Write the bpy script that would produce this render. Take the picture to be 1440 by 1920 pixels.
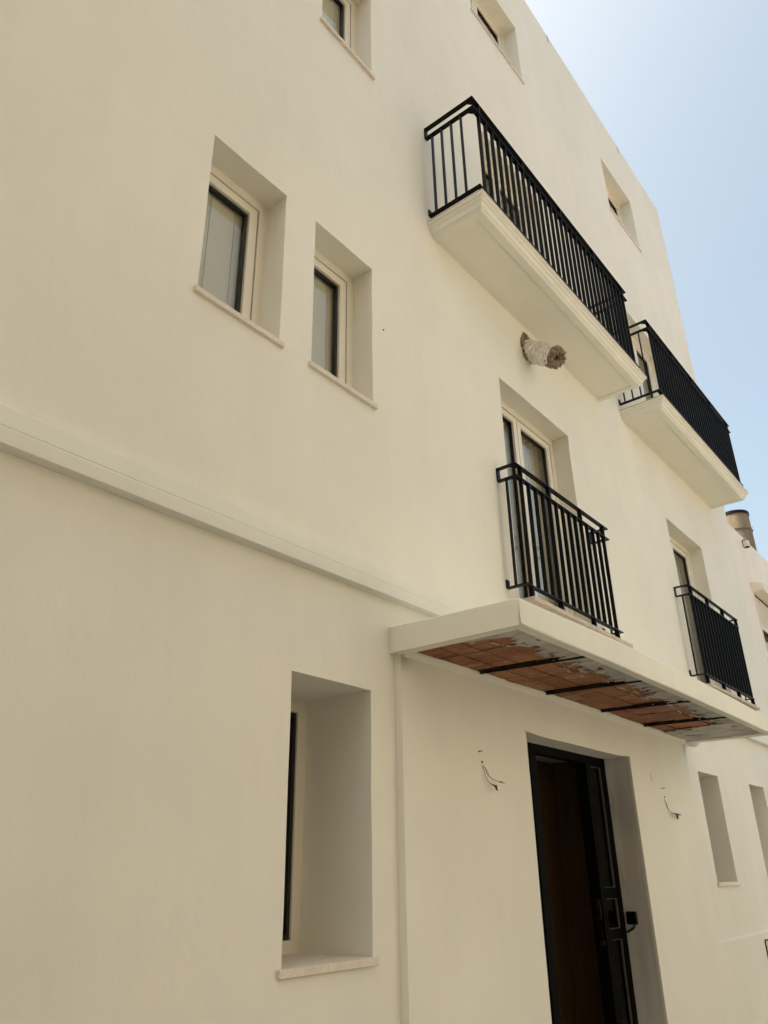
import bpy, bmesh, math, random
from mathutils import Vector, Matrix, noise
random.seed(7)
R = math.radians
for o in list(bpy.data.objects): bpy.data.objects.remove(o)
S = bpy.context.scene
C = S.collection

# ------------------------------------------------------------------ camera
CAM_D, EYE = 2.5, 1.6
cam = bpy.data.cameras.new('camera')
cam.sensor_fit = 'AUTO'; cam.sensor_width = 36.0
cam.lens = 1443.6 / 1920 * 36.0
cam.clip_start = 0.05; cam.clip_end = 2000
camo = bpy.data.objects.new('camera', cam); C.objects.link(camo)
yaw, pitch, roll = 0.894769, 0.441688, -0.0157182
fwd = Vector((math.sin(yaw)*math.cos(pitch), math.cos(yaw)*math.cos(pitch), math.sin(pitch)))
rgt = Vector((math.cos(yaw), -math.sin(yaw), 0)); upv = rgt.cross(fwd)
r2 = rgt*math.cos(roll) + upv*math.sin(roll); u2 = upv*math.cos(roll) - rgt*math.sin(roll)
camo.matrix_world = Matrix(((r2.x, u2.x, -fwd.x, 0), (r2.y, u2.y, -fwd.y, -CAM_D), (r2.z, u2.z, -fwd.z, EYE), (0, 0, 0, 1)))
S.camera = camo

# ------------------------------------------------------------------ sky, sun, exposure
SUN_EL, SUN_AZ = R(55), R(-41)              # azimuth from +Y (behind the building) towards +X
W = bpy.data.worlds.new('World'); S.world = W; W.use_nodes = True
nt = W.node_tree; nt.nodes.clear()
sky = nt.nodes.new('ShaderNodeTexSky'); sky.sky_type = 'NISHITA'; sky.sun_disc = False
sky.sun_elevation = SUN_EL; sky.sun_rotation = SUN_AZ
sky.air_density = .8; sky.dust_density = 8.0; sky.ozone_density = 0.3; sky.altitude = 20
bg = nt.nodes.new('ShaderNodeBackground'); bg.inputs['Strength'].default_value = 0.15
out = nt.nodes.new('ShaderNodeOutputWorld')
tint = nt.nodes.new('ShaderNodeMixRGB'); tint.blend_type = 'MULTIPLY'; tint.inputs[0].default_value = 1.0
tint.inputs[2].default_value = (1.06, 1.05, .85, 1)      # sky colour correction, a little less blue, the same all round the sky
nt.links.new(sky.outputs[0], tint.inputs[1]); nt.links.new(tint.outputs[0], bg.inputs['Color']); nt.links.new(bg.outputs[0], out.inputs['Surface'])
sl = bpy.data.lights.new('sun', 'SUN'); sl.energy = 2.3; sl.angle = R(0.6); sl.color = (1, 0.95, 0.87)
so = bpy.data.objects.new('sun', sl); C.objects.link(so)
sd = Vector((math.sin(SUN_AZ)*math.cos(SUN_EL), math.cos(SUN_AZ)*math.cos(SUN_EL), math.sin(SUN_EL)))
so.rotation_euler = (-sd).to_track_quat('-Z', 'Y').to_euler(); so.location = (0, 10, 40)
vs = S.view_settings
vs.view_transform = 'Standard'; vs.look = 'None'; vs.gamma = 1.0; vs.use_curve_mapping = False
vs.exposure = 1.56
OPH = 7.0
LX, LH, EH, RH = 3.0, 13, 10, 4  # extent and heights of the unseen houses, set for the light they block

# ------------------------------------------------------------------ materials
def new_mat(name):
    m = bpy.data.materials.new(name); m.use_nodes = True
    n = m.node_tree; b = n.nodes['Principled BSDF']
    return m, n, b
def link(n, a, b): n.links.new(a, b)
def nz(n, vec, scale, detail=4, rough=.55):
    t = n.nodes.new('ShaderNodeTexNoise'); t.inputs['Scale'].default_value = scale
    t.inputs['Detail'].default_value = detail; t.inputs['Roughness'].default_value = rough
    if vec is not None: link(n, vec, t.inputs['Vector'])
    return t
def mapping(n, scale):
    g = n.nodes.new('ShaderNodeNewGeometry'); mp = n.nodes.new('ShaderNodeMapping')
    mp.inputs['Scale'].default_value = scale; link(n, g.outputs['Position'], mp.inputs['Vector'])
    return mp.outputs[0]
def ramp(n, fac, stops):
    r = n.nodes.new('ShaderNodeValToRGB'); e = r.color_ramp.elements
    e[0].position, e[0].color = stops[0][0], (*stops[0][1], 1)
    e[1].position, e[1].color = stops[-1][0], (*stops[-1][1], 1)
    for p, c in stops[1:-1]:
        x = e.new(p); x.color = (*c, 1)
    link(n, fac, r.inputs[0]); return r.outputs[0]
def mix(n, fac, a, b, mode='MIX'):
    m = n.nodes.new('ShaderNodeMixRGB'); m.blend_type = mode
    if isinstance(fac, float): m.inputs[0].default_value = fac
    else: link(n, fac, m.inputs[0])
    for i, v in ((1, a), (2, b)):
        if isinstance(v, tuple): m.inputs[i].default_value = (*v, 1)
        else: link(n, v, m.inputs[i])
    return m.outputs[0]
def bump(n, b, h, strength, dist, prev=None):
    k = n.nodes.new('ShaderNodeBump'); k.inputs['Strength'].default_value = strength; k.inputs['Distance'].default_value = dist
    link(n, h, k.inputs['Height'])
    if prev is not None: link(n, prev, k.inputs['Normal'])
    link(n, k.outputs[0], b.inputs['Normal']); return k.outputs[0]

def plaster(name, col, var=.05, streak=.04, bumpy=1.0, rough=.85):
    m, n, b = new_mat(name)
    big = nz(n, mapping(n, (.9, .9, .55)), 1.0, 3)
    st = nz(n, mapping(n, (5, 5, .45)), 1.0, 5, .6)
    fine = nz(n, mapping(n, (1, 1, 1)), 60, 3)
    pat = nz(n, mapping(n, (2.2, 2.2, 1.6)), 1.0, 6, .65)
    d = tuple(c*(1-2*var) for c in col); l = tuple(min(1, c*(1+var)) for c in col)
    c1 = ramp(n, big.outputs[0], [(.3, d), (.7, l)])
    c2 = ramp(n, st.outputs[0], [(.35, (1-streak*2,)*3), (.65, (1.0, 1.0, 1.0))])
    c3 = ramp(n, pat.outputs[0], [(.36, (1-var*.9, 1-var*.9, 1-var*.7)), (.55, (1, 1, 1))])
    c = mix(n, 1.0, c1, c2, 'MULTIPLY'); c = mix(n, 1.0, c, c3, 'MULTIPLY')
    link(n, c, b.inputs['Base Color'])
    b.inputs['Roughness'].default_value = rough; b.inputs['Specular IOR Level'].default_value = .25
    wv = nz(n, mapping(n, (1, 1, .8)), 2.2, 4, .5)
    tr = nz(n, mapping(n, (1.0, 1.0, .35)), 22, 4, .6)
    k = bump(n, b, wv.outputs[0], .35*bumpy, .02)
    k = bump(n, b, tr.outputs[0], .22*bumpy, .003, k)
    bump(n, b, fine.outputs[0], .25*bumpy, .001, k)
    return m
WALL = (.828, .811, .730)
M = {}
M['wall'] = plaster('cream_plaster', WALL, .024, .008, 1.6)
M['canopy'] = plaster('smooth_cream_render', (.815, .812, .732), .02, .012, .6)
M['band'] = plaster('band_paint', (.80, .80, .73), .02, .01, .5, .7)
M['moulding'] = plaster('cream_moulding_paint', (.828, .812, .722), .02, .012, .5, .7)
M['grey_plaster'] = plaster('grey_patched_plaster', (.84, .84, .80), .13, .11, 3.0)
M['neighbour'] = plaster('pinkish_old_plaster', (.90, .84, .765), .03, .03, 1.0)
M['opposite'] = plaster('white_plaster', (.82, .76, .64), .05, .06)

M['tan'] = plaster('tan_plaster', (.46, .42, .34), .06, .05)
M['blocker'] = plaster('blocker_facade', (.24, .20, .155), .1, .06)  # dark brown of the unseen houses added as light blockers
def simple(name, col, rough=.5, metal=0.0, spec=.5, var=0.0, scale=8, bmp=0.0, bscale=40):
    m, n, b = new_mat(name)
    if var:
        t = nz(n, mapping(n, (1, 1, 1)), scale, 5)
        link(n, ramp(n, t.outputs[0], [(.3, tuple(c*(1-var) for c in col)), (.7, tuple(min(1, c*(1+var)) for c in col))]), b.inputs['Base Color'])
    else: b.inputs['Base Color'].default_value = (*col, 1)
    b.inputs['Roughness'].default_value = rough; b.inputs['Metallic'].default_value = metal
    b.inputs['Specular IOR Level'].default_value = spec
    if bmp:
        t = nz(n, mapping(n, (1, 1, 1)), bscale, 4); bump(n, b, t.outputs[0], bmp, .002)
    return m
M['iron'] = simple('black_painted_iron', (.004, .004, .0045), .42, 0, .16, .2, 30, .15, 200)
M['frame'] = simple('cream_window_frame', (.80, .765, .66), .35, 0, .5, .02, 3)
M['gasket'] = simple('black_gasket', (.008, .008, .009), .45)
M['gap'] = simple('dark_frame_gap', (.01, .01, .01), .9)
M['alu'] = simple('black_aluminium', (.0035, .0035, .0036), .65, 0, .04, .15, 20)
M['steel'] = simple('dull_steel', (.055, .053, .05), .5, 1.0)
M['blind'] = simple('pale_blind_fabric', (.80, .77, .66), .9, 0, .1, .04, 2)
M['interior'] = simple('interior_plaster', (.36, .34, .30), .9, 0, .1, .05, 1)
M['black_plastic'] = simple('black_plastic', (.006, .006, .007), .42)
M['wire_grey'] = simple('grey_wire_sheath', (.09, .08, .07), .5)
M['tileedge'] = simple('pinkish_stone', (.56, .47, .39), .75, 0, .3, .12, 14, .4, 60)
M['asphalt'] = simple('street_concrete', (.21, .205, .19), .9, 0, .3, .15, 6, .5, 60)
M['pave'] = simple('street_paving', (.40, .37, .32), .85, 0, .3, .12, 4, .4, 60)
M['roof'] = simple('roof_terracotta_coating', (.35, .22, .16), .9, 0, .2, .1, 4)
M['darkhole'] = simple('dark_hole', (.004, .004, .004), .9)
M['shutter'] = simple('cream_shutter', (.80, .74, .63), .5, 0, .4, .03, 3)
M['metergrey'] = simple('grey_meter_door', (.62, .585, .50), .55, 0, .4, .05, 5)  # own grey-beige colour of the meter cupboard door
M['mortar'] = simple('old_mortar', (.17, .14, .105), .95, 0, .1, .4, 60, .8, 90)
M['rusty'] = simple('rusty_joist_iron', (.022, .016, .012), .8, 0, .15, .8, 14, .8, 50)
M['cord'] = simple('blind_cord', (.42, .40, .34), .8)
M['crack'] = simple('crack_grey', (.20, .18, .14), .9)

def marble():
    m, n, b = new_mat('cream_marble')
    t = nz(n, mapping(n, (1, 1, 1)), 18, 6, .65); v = nz(n, mapping(n, (1, 1, 1)), 6, 8, .7)
    c = ramp(n, t.outputs[0], [(.3, (.66, .59, .50)), (.65, (.73, .66, .57))])
    f = ramp(n, v.outputs[0], [(.48, (0, 0, 0)), (.5, (.5, .5, .5)), (.52, (0, 0, 0))])
    link(n, mix(n, f, c, (.86, .80, .70)), b.inputs['Base Color'])
    b.inputs['Roughness'].default_value = .45; b.inputs['Specular IOR Level'].default_value = .4
    return m
M['marble'] = marble()
def terracotta():
    m, n, b = new_mat('terracotta_ceramic')
    oi = n.nodes.new('ShaderNodeObjectInfo')
    g = n.nodes.new('ShaderNodeNewGeometry')
    big = nz(n, mapping(n, (3, 3, 3)), 1.2, 6, .65)
    lines = nz(n, mapping(n, (70, 2.5, 2)), 1.0, 5, .7)
    base = ramp(n, oi.outputs['Random'], [(0, (.30, .125, .065)), (.35, (.52, .28, .125)), (.65, (.36, .155, .08)), (1, (.46, .235, .115))])
    c = mix(n, ramp(n, big.outputs[0], [(.38, (0, 0, 0)), (.62, (1, 1, 1))]), base, (.27, .10, .058))
    sm = nz(n, mapping(n, (18, 4.5, 4)), 1.0, 8, .78)
    c = mix(n, ramp(n, sm.outputs[0], [(.53, (0, 0, 0)), (.70, (.62, .62, .62))]), c, (.62, .54, .45))
    c = mix(n, ramp(n, lines.outputs[0], [(.40, (.45, .45, .45)), (.55, (0, 0, 0))]), c, (.10, .04, .022))
    link(n, c, b.inputs['Base Color'])
    b.inputs['Roughness'].default_value = .8; b.inputs['Specular IOR Level'].default_value = .25
    bump(n, b, lines.outputs[0], .5, .003)
    return m
M['tile'] = terracotta()
def cement():
    m, n, b = new_mat('grey_cement_smear')
    a = nz(n, mapping(n, (5, 2.2, 3)), 1.3, 7, .7); f = nz(n, mapping(n, (1, 1, 1)), 45, 4)
    link(n, ramp(n, a.outputs[0], [(.30, (.27, .255, .23)), (.5, (.46, .445, .41)), (.70, (.62, .61, .57))]), b.inputs['Base Color'])
    b.inputs['Roughness'].default_value = .9; b.inputs['Specular IOR Level'].default_value = .2
    k = bump(n, b, a.outputs[0], .6, .008); bump(n, b, f.outputs[0], .4, .002, k)
    return m
M['cement'] = cement()
def wood():
    m, n, b = new_mat('dark_veneer_wood')
    a = nz(n, mapping(n, (9, 9, .7)), 1.6, 7, .7)
    link(n, ramp(n, a.outputs[0], [(.32, (.062, .031, .011)), (.7, (.115, .058, .021))]), b.inputs['Base Color'])
    b.inputs['Roughness'].default_value = .5
    return m
M['wood'] = wood()
DUCT_DIR = Vector((5.165-5.205, -.285-.03, 5.60-5.86)).normalized()
DUCT_ROT = DUCT_DIR.rotation_difference((Vector((.12, .05, 1))).normalized()).to_euler()
def foil():
    m, n, b = new_mat('crinkled_foil')
    g = n.nodes.new('ShaderNodeTexCoord'); mp = n.nodes.new('ShaderNodeMapping'); mp.inputs['Scale'].default_value = (5, 5, 34); mp.inputs['Rotation'].default_value = DUCT_ROT
    mp.vector_type = 'POINT'
    mp.inputs['Scale'].default_value = (1, 1, 1)
    link(n, g.outputs['Object'], mp.inputs['Vector'])
    m2 = n.nodes.new('ShaderNodeMapping'); m2.inputs['Scale'].default_value = (6, 6, 42); link(n, mp.outputs[0], m2.inputs['Vector'])
    a = nz(n, m2.outputs[0], 1.0, 5, .6)
    link(n, ramp(n, a.outputs[0], [(.3, (.70, .68, .63)), (.6, (.96, .95, .92))]), b.inputs['Base Color'])
    b.inputs['Metallic'].default_value = .8; b.inputs['Roughness'].default_value = .24
    bump(n, b, a.outputs[0], 1.0, .03)
    return m
M['foil'] = foil()
M['wool'] = simple('mineral_wool', (.30, .24, .17), .95, 0, .05, .5, 45, 1.0, 120)
M['rubble'] = simple('broken_brick_edge', (.25, .20, .14), .95, 0, .1, .7, 40, 1.0, 90)
def tankmat():
    m, n, b = new_mat('weathered_fibre_cement')
    a = nz(n, mapping(n, (5, 5, 1.2)), 1.0, 6, .65)
    link(n, ramp(n, a.outputs[0], [(.3, (.13, .10, .07)), (.55, (.20, .16, .115)), (.75, (.25, .205, .155))]), b.inputs['Base Color'])
    b.inputs['Roughness'].default_value = .9; bump(n, b, a.outputs[0], .4, .01)
    return m
M['tank'] = tankmat()
def glass(name='window_glass', ior=1.75, tint=(.92, .92, .88)):
    m = bpy.data.materials.new(name); m.use_nodes = True; n = m.node_tree; n.nodes.clear()
    o = n.nodes.new('ShaderNodeOutputMaterial'); t = n.nodes.new('ShaderNodeBsdfTransparent'); gl = n.nodes.new('ShaderNodeBsdfGlossy')
    t.inputs[0].default_value = (*tint, 1); gl.inputs['Roughness'].default_value = .0
    fr = n.nodes.new('ShaderNodeFresnel'); g = n.nodes.new('ShaderNodeNewGeometry')
    mr = n.nodes.new('ShaderNodeMapRange'); mr.inputs['To Min'].default_value = ior; mr.inputs['To Max'].default_value = 1/ior   # same mirror strength on both faces of the pane
    link(n, g.outputs['Backfacing'], mr.inputs['Value']); link(n, mr.outputs[0], fr.inputs[0])
    mx = n.nodes.new('ShaderNodeMixShader')
    link(n, fr.outputs[0], mx.inputs[0]); link(n, t.outputs[0], mx.inputs[1]); link(n, gl.outputs[0], mx.inputs[2]); link(n, mx.outputs[0], o.inputs[0])
    return m
M['glass'] = glass(); M['door_glass'] = glass('tinted_door_glass', 1.22, (.45, .46, .44))

# ------------------------------------------------------------------ object helpers
WO = {}                                             # world origin of each object
class MB:
    def __init__(s): s.v = []; s.f = []
    def box(s, x0, x1, y0, y1, z0, z1):
        k = len(s.v)
        s.v += [(x0,y0,z0),(x1,y0,z0),(x1,y1,z0),(x0,y1,z0),(x0,y0,z1),(x1,y0,z1),(x1,y1,z1),(x0,y1,z1)]
        s.f += [(k,k+3,k+2,k+1),(k+4,k+5,k+6,k+7),(k,k+1,k+5,k+4),(k+1,k+2,k+6,k+5),(k+2,k+3,k+7,k+6),(k+3,k,k+4,k+7)]
        return s
    def poly(s, pts, f):
        k = len(s.v); s.v += [tuple(p) for p in pts]; s.f += [tuple(i+k for i in q) for q in f]; return s
    def ring(s, x0, x1, z0, z1, w, y0, y1):          # a rectangular frame in the XZ plane, mitred
        a = [(x0,z0),(x1,z0),(x1,z1),(x0,z1)]; b = [(x0+w,z0+w),(x1-w,z0+w),(x1-w,z1-w),(x0+w,z1-w)]
        k = len(s.v)
        for y in (y0, y1):
            s.v += [(p[0], y, p[1]) for p in a] + [(p[0], y, p[1]) for p in b]
        for i in range(4):
            j = (i+1) % 4
            s.f += [(k+i,k+j,k+4+j,k+4+i), (k+8+j,k+8+i,k+12+i,k+12+j), (k+j,k+i,k+8+i,k+8+j), (k+4+i,k+4+j,k+12+j,k+12+i)]
        return s
    def tube(s, pts, r, n=8, caps=True):
        k = len(s.v); m = len(pts)
        up = Vector((0, 0, 1))
        for i, p in enumerate(pts):
            p = Vector(p); a = Vector(pts[max(0, i-1)]); b = Vector(pts[min(m-1, i+1)]); t = (b-a).normalized()
            u = t.cross(up if abs(t.z) < .95 else Vector((1, 0, 0))).normalized(); w = t.cross(u)
            rr = r[i] if isinstance(r, (list, tuple)) else r
            for j in range(n):
                an = 2*math.pi*j/n; s.v.append(tuple(p + (u*math.cos(an) + w*math.sin(an))*rr))
        for i in range(m-1):
            for j in range(n):
                jj = (j+1) % n; s.f.append((k+i*n+j, k+i*n+jj, k+(i+1)*n+jj, k+(i+1)*n+j))
        if caps:
            s.f.append(tuple(k+j for j in range(n))[::-1]); s.f.append(tuple(k+(m-1)*n+j for j in range(n)))
        return s
def build(name, mb, mat, parent=None, bevel=0, seg=2, smooth=False, fixn=True):
    xs = [p[0] for p in mb.v]; ys = [p[1] for p in mb.v]; zs = [p[2] for p in mb.v]
    c = Vector(((min(xs)+max(xs))/2, (min(ys)+max(ys))/2, min(zs)))
    me = bpy.data.meshes.new(name)
    me.from_pydata([Vector(p)-c for p in mb.v], [], mb.f)
    if fixn:
        bm = bmesh.new(); bm.from_mesh(me); bmesh.ops.recalc_face_normals(bm, faces=bm.faces); bm.to_mesh(me); bm.free()
    me.materials.append(mat if not isinstance(mat, str) else M[mat])
    o = bpy.data.objects.new(name, me); C.objects.link(o); place(o, c, parent)
    if bevel:
        b = o.modifiers.new('bevel', 'BEVEL'); b.width = bevel; b.segments = seg; b.limit_method = 'ANGLE'; b.angle_limit = R(35); b.harden_normals = True
    if bevel or smooth:
        for p in me.polygons: p.use_smooth = True
    return o
def place(o, c, parent=None):
    c = Vector(c); WO[o] = c.copy()
    if parent is not None: o.parent = parent; o.location = c - WO[parent]
    else: o.location = c
def thing(name, label, cat, loc, group=None):
    o = bpy.data.objects.new(name, None); C.objects.link(o); o.empty_display_size = .2
    place(o, loc); tag(o, label, cat, group); return o
def tag(o, label, cat, group=None):
    o['label'] = label; o['category'] = cat
    if group: o['group'] = group
    return o
def copy_part(o, c, parent):
    d = o.copy(); C.objects.link(d); d.parent = None; d.matrix_parent_inverse = Matrix(); place(d, c, parent); return d
def B(x0, x1, y0, y1, z0, z1): return MB().box(x0, x1, y0, y1, z0, z1)
def strut(o): o['kind'] = 'structure'; return o

# ------------------------------------------------------------------ ground
g = MB().poly([(-200,-200,0),(200,-200,0),(200,200,0),(-200,200,0)], [(0,1,2,3)])
strut(build('street', g, 'asphalt'))
pv = build('pavement', B(-6, 30, -1.1, -.002, -.05, .12), 'pave', None, .012); strut(pv)

# ------------------------------------------------------------------ the apartment building
X0, X1, ZT = -5.0, 11.1, 12.35
bld = thing('apartment_building', 'cream plastered four storey building with deep set windows and a tile bottomed entrance canopy', 'building', (3, 4, 0))

def wob(p, amp=1.0):
    q = Vector(p)
    return Vector((noise.noise(q*1.7+Vector((9, 3, 1)))*.0022, noise.noise(q*.55)*.006 + noise.noise(q*2.3+Vector((4, 4, 4)))*.0016, noise.noise(q*1.9+Vector((2, 7, 5)))*.0022))*amp
def wall_with_holes(x0, x1, z0, z1, holes, yf, step=.22, wobamp=1.0):
    """front sheet at y=yf with deep reveals; holes = (x0,x1,z0,z1,depth_y)"""
    def cuts(a, b, extra):
        c = sorted(set([a, b] + [e for e in extra if a <= e <= b])); r = []
        for p, q in zip(c, c[1:]):
            n = max(1, round((q-p)/step)); r += [p+(q-p)*i/n for i in range(n)]
        return r + [b]
    xs = cuts(x0, x1, [v for h in holes for v in h[:2]]); zs = cuts(z0, z1, [v for h in holes for v in h[2:4]])
    mb = MB(); idx = {}
    def vid(x, y, z):
        k = (round(x, 4), round(y, 4), round(z, 4))
        if k not in idx:
            p = Vector((x, y, z)); p = p + wob(p, wobamp); idx[k] = len(mb.v); mb.v.append(tuple(p))
        return idx[k]
    def inside(x, z): return any(h[0] < x < h[1] and h[2] < z < h[3] for h in holes)
    for i in range(len(xs)-1):
        for j in range(len(zs)-1):
            if inside((xs[i]+xs[i+1])/2, (zs[j]+zs[j+1])/2): continue
            mb.f.append((vid(xs[i],yf,zs[j]), vid(xs[i+1],yf,zs[j]), vid(xs[i+1],yf,zs[j+1]), vid(xs[i],yf,zs[j+1])))
    for h in holes:
        hx = [x for x in xs if h[0]-1e-6 <= x <= h[1]+1e-6]; hz = [z for z in zs if h[2]-1e-6 <= z <= h[3]+1e-6]
        d = h[4]; nd = max(1, round((d-yf)/.16)); ys = [yf+(d-yf)*i/nd for i in range(nd+1)]
        for ya, yb in zip(ys, ys[1:]):
            for a, b in zip(hx, hx[1:]):
                mb.f.append((vid(a,ya,h[3]), vid(b,ya,h[3]), vid(b,yb,h[3]), vid(a,yb,h[3])))
                if h[2] > z0+1e-6: mb.f.append((vid(b,ya,h[2]), vid(a,ya,h[2]), vid(a,yb,h[2]), vid(b,yb,h[2])))
            for a, b in zip(hz, hz[1:]):
                mb.f.append((vid(h[0],ya,a), vid(h[0],ya,b), vid(h[0],yb,b), vid(h[0],yb,a)))
                mb.f.append((vid(h[1],ya,b), vid(h[1],ya,a), vid(h[1],yb,a), vid(h[1],yb,b)))
    return mb
UD, GD = .175, .46
WIN = dict(
    lw=(2.43, 2.985, 1.272, 2.447, GD), n1=(7.79, 8.36, 1.50, 2.455, GD), n2=(9.41, 9.98, 1.50, 2.455, GD),
    w1=(1.703, 2.244, 4.172, 5.245, UD), w2=(2.49, 3.028, 4.172, 5.240, UD),
    t0=(1.703, 2.244, 7.195, 8.235, UD), t1=(2.49, 3.05, 7.195, 8.235, UD),
    j1=(4.628, 5.838, 3.315, 5.24, UD), j2=(8.262, 9.46, 3.345, 5.26, UD),
    b1=(4.69, 5.90, 6.19, 8.235, UD), b2=(8.26, 9.46, 6.24, 8.235, UD),
    u1=(2.49, 3.05, 10.2, 11.22, .185), u2=(4.79, 5.90, 10.195, 11.225, .185), u3=(8.385, 9.455, 10.16, 11.185, .185))
holes = list(WIN.values()) + [(4.36, 6.17, 0, 2.50, .15)]
wmb = wall_with_holes(X0, X1, 0, ZT, holes, 0.0)
wall = build('wall', wmb, 'wall', bld, .007, 2, fixn=False)
# side, back and roof of the same house, a parapet thickness behind the front sheet
m_ = MB()
m_.poly([(X1,0.003,0),(X1,8,0),(X1,8,ZT),(X1,0.003,ZT)], [(0,1,2,3)])
m_.poly([(X0,0.003,0),(X0,8,0),(X0,8,ZT),(X0,0.003,ZT)], [(3,2,1,0)])
m_.poly([(X0,8,0),(X1,8,0),(X1,8,ZT),(X0,8,ZT)], [(3,2,1,0)])
build('side_wall', m_, 'wall', bld, fixn=False)
m_ = MB(); m_.box(X0, X1, .004, .24, ZT-.03, ZT+.002)
build('parapet_coping', m_, 'wall', bld, .012)
build('roof', B(X0+.02, X1-.02, .25, 7.98, 11.75, 11.9), 'roof', bld)
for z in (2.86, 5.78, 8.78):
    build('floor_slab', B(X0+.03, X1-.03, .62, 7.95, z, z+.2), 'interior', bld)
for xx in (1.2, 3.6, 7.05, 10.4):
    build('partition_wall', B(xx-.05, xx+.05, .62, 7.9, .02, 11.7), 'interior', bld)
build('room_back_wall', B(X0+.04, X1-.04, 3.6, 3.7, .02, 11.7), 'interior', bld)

# string course running over the ground floor
mb = MB()
prof = [(0.01, 2.963), (-.056, 2.963), (-.057, 3.022), (-.050, 3.0255), (-.050, 3.031), (-.0525, 3.033), (-.045, 3.112), (0.01, 3.130)]
xs = [X0 + (X1+.0-X0)*i/60 for i in range(61)]
for x in xs:
    for (y, z) in prof:
        w = noise.noise(Vector((x*.8, y, z)))*.003
        mb.v.append((x, y + w*.5, z + w))
n = len(prof)
for i in range(60):
    for j in range(n-1):
        a = i*n+j; mb.f.append((a, a+n, a+n+1, a+1))
build('string_course', mb, 'band', bld, .002, 1, fixn=True)

# raised plinth on the right of the entrance
build('plinth', B(7.43, X1-.003, -.022, .02, 0.0, 1.06), 'wall', bld, .008)

# entrance surround: a shallow projecting block with the doorway cut in it
smb = wall_with_holes(3.182, 7.42, 0, 2.672, [(4.453, 6.067, 0, 2.415, .20)], -.045, .2)
k = len(smb.v)
for xa, s in ((3.182, 1), (7.42, -1)):
    nseg = 12; k = len(smb.v)
    for i in range(nseg+1):
        z = 2.672*i/nseg
        for y in (-.045, .012):
            p = Vector((xa, y, z)); smb.v.append(tuple(p + (wob(p) if y < 0 else Vector())))
    for i in range(nseg):
        q = (k+2*i, k+2*i+2, k+2*i+3, k+2*i+1); smb.f.append(q if s > 0 else q[::-1])
sur = build('entrance_surround', smb, 'wall', bld, 0, fixn=False)
bm = bmesh.new(); bm.from_mesh(sur.data); bmesh.ops.remove_doubles(bm, verts=bm.verts, dist=.0008); bm.to_mesh(sur.data); bm.free()
bv = sur.modifiers.new('bevel', 'BEVEL'); bv.width = .007; bv.segments = 2; bv.limit_method = 'ANGLE'; bv.angle_limit = R(35); bv.harden_normals = True
for p in sur.data.polygons: p.use_smooth = True
# bare grey plaster lining of the doorway's right side
gp = MB()
for i in range(25):
    for j in range(4):
        z = 2.408*i/24; y = -.035+.222*j/3
        gp.v.append((6.062 + noise.noise(Vector((y*6, z*2.2, 3)))*.003 , y, z))
for i in range(24):
    for j in range(3):
        a = i*4+j; gp.f.append((a, a+4, a+5, a+1))
build('reveal_plaster', gp, 'grey_plaster', bld, smooth=True)
def crackline(pts, r=.0013):
    ck = MB(); p2 = []
    for a, b in zip(pts, pts[1:]):
        for t in (0, .33, .66):
            q = Vector(a).lerp(Vector(b), t); p2.append(q + Vector((0, random.uniform(-.004, .004), random.uniform(-.004, .004))))
    p2.append(Vector(pts[-1])); ck.tube(p2, r, 4); build('crack', ck, 'crack', bld)
crackline([(6.059, .135, 2.18), (6.059, .125, 2.13), (6.059, .135, 2.06), (6.059, .13, 1.98)])
crackline([(6.058, .17, 1.72), (6.058, .135, 1.58), (6.058, .13, 1.5)])
crackline([(6.058, .105, 1.54), (6.058, .10, 1.44)], r=.001)

# --- canopy slab with its border, tiles, joists and cement smears
cano = MB()
cx0, cx1, cyf = 3.138, 7.50, -.80
NX = 40
def sag(x): return .035*math.sin(math.pi*min(1, max(0, (x-cx0)/(cx1-cx0))))
top = lambda x: 2.800 + sag(x) + noise.noise(Vector((x*1.3, 0, 0)))*.004
bot = lambda x: 2.664 + sag(x)*.35 + noise.noise(Vector((x*1.1, 5, 0)))*.004
BW = .066
for i in range(NX+1):
    x = cx0+(cx1-cx0)*i/NX
    yf = cyf + noise.noise(Vector((x*.9, 9, 1)))*.004
    xb = x
    cano.v += [(x, .0, top(x)+.012), (x, yf, top(x)), (x, yf, bot(x)), (x, yf+BW, bot(x)+.002), (x, yf+BW+.006, bot(x)+.05), (x, .0, bot(x)+.05)]
for i in range(NX):
    for j in range(5):
        a = i*6+j; cano.f.append((a, a+6, a+7, a+1))
for i in (0, NX):
    x = cx0+(cx1-cx0)*i/NX; k = len(cano.v); cano.v.append((x, .0, bot(x)+.003))
    q = (i*6, i*6+1, i*6+2, k); cano.f.append(q if i == 0 else q[::-1])
can = build('canopy', cano, 'canopy', bld, .009, 3)
for (xa, xb) in ((cx0, cx0+.085), (cx1-.10, cx1)):
    z = bot(xa)
    e = MB().box(xa+.008, xb-.008, cyf+BW-.002, -.001, z+.001, z+.06)
    build('canopy_border', e, 'canopy', can, .006)
SZ = 2.690                                           # underside of the tiles
jx = [3.10, 3.905, 4.722, 5.575, 6.388, 7.19]
ylines = [-.735, -.62, -.49, -.345, -.205, -.05]
tmb = {}
for k in range(5):
    a = jx[k]+.02; b = jx[k+1]-.02; mid = (a+b)/2
    for (p, q) in ((a, mid-.006), (mid+.006, b)):
        p = max(p, 3.228); q = min(q, 7.39)
        for ya, yb in zip(ylines, ylines[1:]):
            z = SZ + sag((p+q)/2)*.35 + random.uniform(-.004, .005)
            tl = random.uniform(-.004, .004)
            t = MB().box(p+.003, q-.003, ya+.004+random.uniform(0, .003), yb-.004, z, z+.022)
            t.v = [(x + .05*(-y-.12), y, zz + (x-p)*tl) for x, y, zz in t.v]
            build('tile', t, 'tile', can, .002, 1)
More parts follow.
